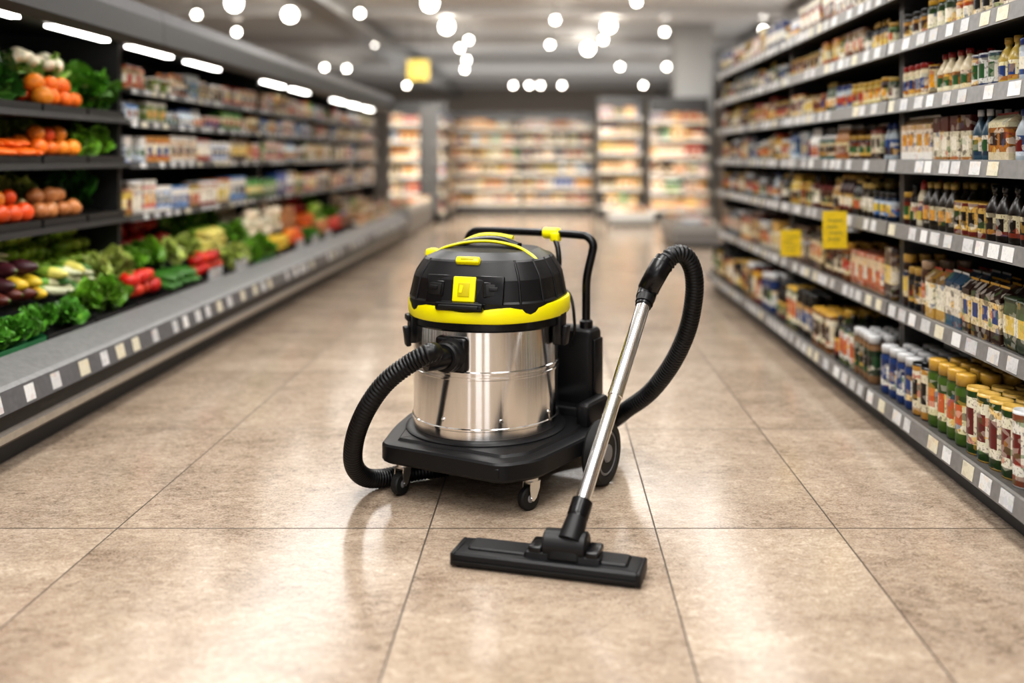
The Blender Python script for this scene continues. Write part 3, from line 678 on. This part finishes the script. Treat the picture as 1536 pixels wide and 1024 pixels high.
# faceted dome: lower wall, chamfered shoulder, flat deck
loft('motor_head', [(.232, .52), (.238, .535), (.240, .574), (.236, .580), (.225, .640), (.221, .648), (.196, .690), (.190, .695), (.158, .709), (.150, .714), (.11, .719), (.06, .722), (.01, .723)], M_blk, p=2.8, ang=.2)
def hs(th, r, z, dr=0):
    rr = sup(r+dr, th, 2.8); return Vector((rr*math.cos(th), rr*math.sin(th), z))
def onhead(deg, r, z, tilt, dr=0):
    th = math.radians(deg-90); p = hs(th, r, z, dr)
    return HC @ T(*p) @ Rz(math.radians(deg)) @ Rx(-math.radians(tilt))
rbox('logo_badge', (.070, .012, .074), onhead(-2, .2275, .614, 12), .004, M_yel)
rbox('logo_badge_inset', (.036, .004, .040), onhead(-2, .2275, .614, 12, .0068), .0015, mat('badge_dark_yellow', (.55, .46, .0), .4))
rbox('logo_badge_mark', (.010, .004, .022), onhead(-2, .2275, .614, 12, .0084) @ T(-.008, 0, .002) @ Ry(.15), .001, M_yel)
rbox('head_front_panel', (.24, .010, .085), onhead(-2, .2225, .612, 12), .004, M_blk2)
for dg, nm in ((-25, 'socket_a'), (20, 'socket_b')):
    rbox(nm+'_frame', (.058, .016, .046), onhead(dg, .225, .614, 12) @ Rz(-math.radians(dg)*.5), .004, M_blk2)
    rbox(nm+'_recess', (.046, .006, .034), onhead(dg, .225, .614, 12, .008) @ Rz(-math.radians(dg)*.5), .002, M_hole)
    rbox(nm+'_toggle', (.026, .008, .012), onhead(dg, .225, .614, 12, .011) @ Rz(-math.radians(dg)*.5) @ T(0, 0, .004), .002, M_blk)
rbox('top_latch', (.074, .026, .022), onhead(-2, .196, .692, 42, -.002), .006, M_yel)
rbox('top_latch_mark', (.04, .006, .006), onhead(-2, .196, .692, 42, -.002) @ T(0, -.0125, 0), .001, mat('latch_mark', (.5, .42, 0), .4))
rbox('front_grip_notch', (.15, .022, .026), onhead(-4, .252, .566, 4, -.006), .008, M_blk2)
rbox('front_grip_recess', (.125, .008, .012), onhead(-4, .252, .566, 4, .006), .003, M_hole)
for dg in (-64, -42, 38, 56, 76, 95):
    tube('head_rib', [onhead(dg, .238, .575, 0).translation, onhead(dg, .2225, .642, 0).translation, onhead(dg, .208, .668, 0).translation, onhead(dg, .190, .694, 0).translation], .004, M_blk, .01, 8)
def hl(x, y, z): return HC @ Vector((x, y, z))
tube('carry_handle_yellow', [hl(-.165, -.055, .693), hl(-.13, -.062, .716), hl(-.06, -.05, .734), hl(.02, -.046, .738), hl(.10, -.056, .726), hl(.15, -.075, .706), hl(.175, -.09, .690)], .011, M_yel, .008, 16, flat=.45)
tube('carry_handle_grip', [hl(-.12, -.02, .714), hl(-.05, -.0, .738), hl(.03, -.0, .742), hl(.10, -.02, .725)], .016, M_blk2, .008, 16, flat=.6)
tube('carry_handle_rear_yellow', [hl(-.13, .03, .710), hl(-.06, .05, .745), hl(.0, .055, .750), hl(.06, .05, .742)], .012, M_yel, .008, 16, flat=.6)
rbox('rear_yellow_hook', (.035, .05, .085), HC @ T(-.232, .10, .655), .01, M_yel)
# side clamps
for dg, s in ((-84, 1), (108, 1)):
    th = math.radians(dg-90-(-14)); p = O+Vector((.012+math.cos(th)*.243, math.sin(th)*.243, 0))
    ya = th+pi/2
    rbox('clamp_body', (.05, .03, .085), T(p.x, p.y, .478) @ Rz(ya), .007, M_blk2)
    rbox('clamp_lever', (.036, .016, .06), T(p.x+math.cos(th)*.02, p.y+math.sin(th)*.02, .455) @ Rz(ya) @ Rx(.12), .005, M_blk)
    rbox('clamp_catch', (.04, .02, .02), T(p.x+math.cos(th)*.014, p.y+math.sin(th)*.014, .512) @ Rz(ya), .005, M_blk2)
th = math.radians(-22); p = O+Vector((.008+math.cos(th)*.238, math.sin(th)*.238, 0))
rbox('clamp_body', (.05, .03, .10), T(p.x, p.y, .480) @ Rz(th+pi/2), .007, M_blk2)
rbox('clamp_lever', (.034, .016, .06), T(p.x+math.cos(th)*.02, p.y+math.sin(th)*.02, .460) @ Rz(th+pi/2) @ Rx(.12), .005, M_blk)
# rear tank / tool panel
rbox('rear_panel', (.50, .09, .31), T(*loc(0, .285, .285)) @ Rz(ra), .022, M_blk)
rbox('rear_panel_side', (.012, .06, .24), T(*loc(.252, .285, .285)) @ Rz(ra), .004, M_blk2)
rbox('rear_fender', (.05, .16, .09), T(*loc(.275, .20, .185)) @ Rz(ra), .018, M_blk)
rbox('rear_link', (.46, .1, .07), T(*loc(0, .24, .16)) @ Rz(ra), .01, M_blk)
# push handle
hp = [loc(.215, .275, .42), loc(.215, .275, .50), loc(.222, .265, .60), loc(.238, .27, .68), loc(.243, .27, .712), loc(.225, .27, .735), loc(.19, .27, .742), loc(0, .27, .745), loc(-.19, .27, .742), loc(-.225, .27, .735), loc(-.243, .27, .712), loc(-.238, .27, .68), loc(-.222, .265, .60), loc(-.215, .275, .50), loc(-.215, .275, .42)]
tube('push_handle', hp, .0135, M_blk2, .008, 16)
tube('push_handle_inner', [loc(.10, .262, .738), loc(.125, .245, .70), loc(.135, .235, .65), loc(.135, .225, .58), loc(.135, .24, .42)], .009, M_blk2, .01, 12)
for a in (.09, ):
    rev('handle_yellow_joint', [(.015, -.03), (.019, -.026), (.019, .026), (.015, .03)], T(*loc(a, .27, .7435)) @ Rz(ra) @ Ry(pi/2), M_yel, 24)
    rbox('handle_yellow_tab', (.03, .03, .03), T(*loc(a+.02, .26, .733)) @ Rz(ra), .006, M_yel)
for a in (.215, -.215):
    rev('handle_socket', [(.016, .40), (.022, .405), (.022, .46), (.016, .465)], T(*loc(a, .275, 0)), M_blk2, 24)
# wheels
def wheel(c, ax, r, w, nm, hub):
    q = Vector((0, 0, 1)).rotation_difference(ax.normalized()).to_matrix().to_4x4(); m_ = T(*c) @ q
    rev(nm+'_tyre', [(r*.72, -w/2), (r*.93, -w/2), (r, -w*.3), (r, w*.3), (r*.93, w/2), (r*.72, w/2), (r*.70, w*.42)], m_, M_rub, 48, .5)
    rev(nm+'_hub', [(r*.71, -w*.4), (r*.71, w*.40), (r*.62, w*.46), (r*.58, w*.36), (r*.30, w*.34), (r*.26, w*.52), (r*.12, w*.56)], m_, hub, 48, .5)
    return m_
Wc = loc(.352, .10, .097)
mw = wheel(Wc, e1, .097, .048, 'rear_wheel', M_grey)
for k in range(6):
    rbox('rear_wheel_spoke', (.008, .03, .004), mw @ Matrix.Rotation(k*pi/3, 4, 'Z') @ T(0, .042, .0175), .0015, M_grey)
wheel(loc(-.25, .17, .097), -e1, .097, .048, 'rear_wheel_far', M_grey)
rev('axle', [(.009, -.26), (.009, .36)], T(*loc(0, .12, .097)) @ Rz(ra) @ Ry(pi/2), M_zinc, 16)
def caster(x, y, yaw, r=.034):
    cy = Vector((math.sin(yaw), -math.cos(yaw), 0)); cx = Vector((math.cos(yaw), math.sin(yaw), 0))
    base = Vector((x, y, 0))
    rev('caster_stem', [(.012, .078), (.02, .082), (.02, .09), (.024, .094), (.024, .104)], T(x, y, 0), M_zinc, 24)
    wc = base+cy*.012+Vector((0, 0, r))
    rev('caster_wheel', [(r*.55, -.011), (r*.9, -.012), (r, -.007), (r, .007), (r*.9, .012), (r*.55, .011)], T(*wc) @ Rz(yaw) @ Ry(pi/2), M_rub, 32)
    rev('caster_hub', [(r*.5, -.009), (r*.5, .009), (r*.2, .013)], T(*wc) @ Rz(yaw) @ Ry(pi/2), M_grey, 24)
    for s in (-1, 1):
        fo = [(-.018, .080), (.018, .080), (.020, .060), (.016, .030), (.006, .026), (-.004, .034), (-.016, .06)]
        V = []
        for dx in (-.0015, .0015):
            for a, z in fo: V.append(base+cx*(s*.0155+dx)+cy*a+Vector((0, 0, z)))
        nn = len(fo); Fc = [tuple(range(nn)), tuple(range(nn, 2*nn))]+[(i, (i+1) % nn, nn+(i+1) % nn, nn+i) for i in range(nn)]
        mk('caster_fork', V, Fc, M_zinc)
    rbox('caster_bridge', (.036, .038, .006), T(x, y, .080) @ Rz(yaw), .002, M_zinc)
    rev('caster_bolt', [(.005, -.02), (.005, .02)], T(*wc) @ Rz(yaw) @ Ry(pi/2), M_zinc, 12)
caster(-.437, 2.775, math.radians(-30))
caster(-.052, 2.655, math.radians(-48))
# hose inlet fitting
ia = math.radians(-112); ip = O+Vector((math.cos(ia)*.215, math.sin(ia)*.215, .425))
im = T(*ip) @ Rz(ia) @ Ry(pi/2)
rbox('inlet_plate', (.105, .105, .03), T(*ip) @ Rz(ia) @ Ry(pi/2) @ T(0, 0, .012), .014, M_blk2, 4)
rev('inlet_collar', [(.048, .0), (.050, .02), (.046, .04), (.043, .045), (.043, .062), (.038, .066)], im, M_blk, 48)
id_ = Vector((math.cos(ia), math.sin(ia), 0))
st = ip+id_*.05
HR = .0245
def hrad(s, Lt):
    ph = (s/.0105) % 1
    return HR+.0032*(1 if ph < .55 else 0)
hpts = [st, st+id_*.04+Vector((-.022, 0, .002)), P(648, 528, 2.585), P(615, 545, 2.575), P(578, 574, 2.58), P(550, 613, 2.60), P(533, 655, 2.64), P(530, 693, 2.70), Vector((-.555, 2.765, .055)), Vector((-.515, 2.815, .030)), Vector((-.44, 2.865, .029)), Vector((-.30, 2.93, .029)), Vector((-.1, 3.02, .029)),
        Vector((.06, 3.14, .031)), Vector((.16, 3.22, .05)), Vector((.235, 3.20, .11)), P(940, 614, 3.08), P(975, 588, 3.0), P(1008, 545, 2.92), P(1031, 495, 2.85), P(1041, 445, 2.80), P(1040, 408, 2.77), P(1028, 384, 2.75), P(1010, 382, 2.735), P(996, 398, 2.722)]
tube('hose', hpts, hrad, M_hose, .00263, 28, 1.2)
tube('hose_inlet_cuff', [st, st+id_*.03+Vector((-.012, 0, .001)), st+id_*.05+Vector((-.035, 0, 0))], lambda s, L_: .034-.002*s/L_, M_blk2, .006, 32)
# wand
wb = P(872, 757, 2.30); wt = P(966, 455, 2.70)
wd = (wt-wb).normalized()
tube('wand_lower', [wb, wb+(wt-wb)*.5, wt], .0185, M_chr, .1, 40)
tube('wand_upper', [wb+(wt-wb)*.5, wt+wd*.01], .0200, M_chr, .1, 40)
tube('wand_sleeve_ring', [wb+(wt-wb)*.495, wb+(wt-wb)*.505], .0212, M_chr, .1, 40)
tube('wand_cuff', [wt-wd*.01, wt+wd*.05, P(984, 412, 2.712), P(998, 388, 2.727)], lambda s, L_: .0235+(.005 if s > .03 else 0)+(.003 if (s > .06 and s < L_-.02) else 0), M_blk2, .004, 40, .5)
tube('wand_cuff_lock', [wt+wd*.0, wt+wd*.025], .026, M_blk, .02, 32)
# floor head
fa = math.radians(-15); FC = Vector((-.005, 2.262, 0)); fm = T(*FC) @ Rz(fa)
fo = round_poly([(-.232, -.052), (.232, -.052), (.232, .05), (.10, .058), (-.10, .058), (-.232, .05)], [.014, .014, .014, .02, .02, .014])
def prism2(name, outline, levels, m, mtx):
    o = prism(name, [Vector(p) for p in outline], levels, m); o.data.transform(mtx); return o
prism2('floor_head_body', fo, [(.0045, .008), (.008, .001), (.017, 0), (.019, .003), (.021, .003), (.0215, 0), (.032, .002), (.037, .007), (.038, .014)], M_blk, fm)
prism2('floor_head_bristle', fo, [(.0, .012), (.006, .012)], M_rub, fm)
ft = round_poly([(-.20, -.026), (.20, -.026), (.20, .040), (-.20, .040)], .012)
prism2('floor_head_top', ft, [(.036, 0), (.041, .001), (.044, .005)], M_blk, fm)
for s in (-1, 1):
    rbox('floor_head_end', (.012, .100, .033), fm @ T(s*.229, 0, .020), .005, M_blk)
jb = wb-wd*.095
hx = (fm.inverted() @ jb)
hm = fm @ T(hx.x-.012, .005, 0)
fo2 = round_poly([(-.102, -.038), (.096, -.038), (.082, .05), (-.082, .05)], .015)
prism2('floor_head_plinth', fo2, [(.038, 0), (.050, .003), (.056, .012)], M_blk, hm)
rev('floor_head_barrel', [(.030, -.054), (.036, -.050), (.036, .050), (.030, .054)], hm @ T(0, .0, .062) @ Ry(pi/2), M_blk, 40)
rbox('floor_head_shroud', (.092, .09, .06), hm @ T(0, .002, .062), .014, M_blk, 4, (.8, .65))
for s in (-1, 1):
    rbox('floor_head_pedal', (.034, .066, .018), hm @ T(s*.070, -.002, .056), .006, M_blk2)
tube('wand_elbow', [jb, jb.lerp(wb, .35), wb-wd*.03], lambda s, L_: .031-.006*s/L_, M_blk, .006, 32)
tube('wand_bottom_cuff', [wb-wd*.05, wb+wd*.010], lambda s, L_: .0265 if s > .018 else .024, M_blk2, .006, 36, .4)
tube('power_cable', [loc(.05, .22, .52), loc(.16, .24, .56), loc(.20, .22, .46), loc(.18, .235, .38)], .005, M_blk2, .01, 10)

# ------------------------------------------------------------------ lights
def area(name, x, y, z, sx, sy, w, rot=(0, 0, 0), col=(1, .985, .965), spread=None):
    l = bpy.data.lights.new(name, 'AREA'); l.shape = 'RECTANGLE'; l.size = sx; l.size_y = sy; l.energy = w; l.color = col
    if spread: l.spread = math.radians(spread)
    o = bpy.data.objects.new(name, l); o.location = (x, y, z); o.rotation_euler = rot; scene.collection.objects.link(o); return o
for k, y in enumerate((-1.2, 1.6, 4.2)):  # unseen area lights added above the aisle to brighten it
    area('added_overhead_light', -.9, y, 3.12, .8, 1.8, 49)
    area('added_overhead_light', 0.6, y, 3.12, .8, 1.8, 49)
for y in (7.4, 10.2):  # broad ones added off to the sides to soften floor glare
    area('added_overhead_light', -2.9, y, 3.12, 2.2, 2.8, 66)
    area('added_overhead_light', 2.6, y, 3.12, 2.2, 2.8, 66)
area('added_overhead_light', -.1, 11.2, 3.12, 4.2, .9, 75)  # one more added out of view for the far aisle
# unseen fill light added to brighten the rear shelving
area('added_rear_fill_light', -.2, 10.6, 3.05, 4.5, .5, 150, (math.radians(58), 0, 0), (1, .95, .87), 70)
# unseen upward area lights added to brighten the ceiling
area('added_left_ceiling_fill', -2.35, 4.0, 1.80, .15, 12, 75, (pi, 0, 0))
area('added_ceiling_fill', 1.95, 3.0, 1.80, .15, 9, 50, (pi, 0, 0))
area('added_ceiling_fill', -.4, 18.2, 1.5, 7, 1.6, 55, (pi, 0, 0))
area('added_ceiling_fill', 0, 23.5, 1.3, 9, 3.0, 95, (pi, 0, 0))
area('added_ceiling_fill', 3.4, 13.0, 1.2, .8, 6, 40, (pi, 0, 0))
w = bpy.data.worlds.new('World'); scene.world = w; w.use_nodes = True
w.node_tree.nodes['Background'].inputs[0].default_value = (.98, .98, 1, 1); w.node_tree.nodes['Background'].inputs[1].default_value = 2.1

# ------------------------------------------------------------------ camera
cd = bpy.data.cameras.new('camera'); cam = bpy.data.objects.new('camera', cd); scene.collection.objects.link(cam)
cam.location = (0, 0, 1); cam.rotation_euler = (pi/2, 0, 0)
cd.sensor_width = 36; cd.lens = F/1536*36; cd.shift_x = -57/1536; cd.shift_y = -277/1536
cd.dof.use_dof = True; cd.dof.focus_distance = 2.62; cd.dof.aperture_fstop = .9; cd.clip_end = 100
scene.camera = cam
scene.view_settings.view_transform = 'Standard'
try: scene.view_settings.look = 'Medium High Contrast'
except Exception as ex: print('look', ex)
scene.view_settings.exposure = 0.03
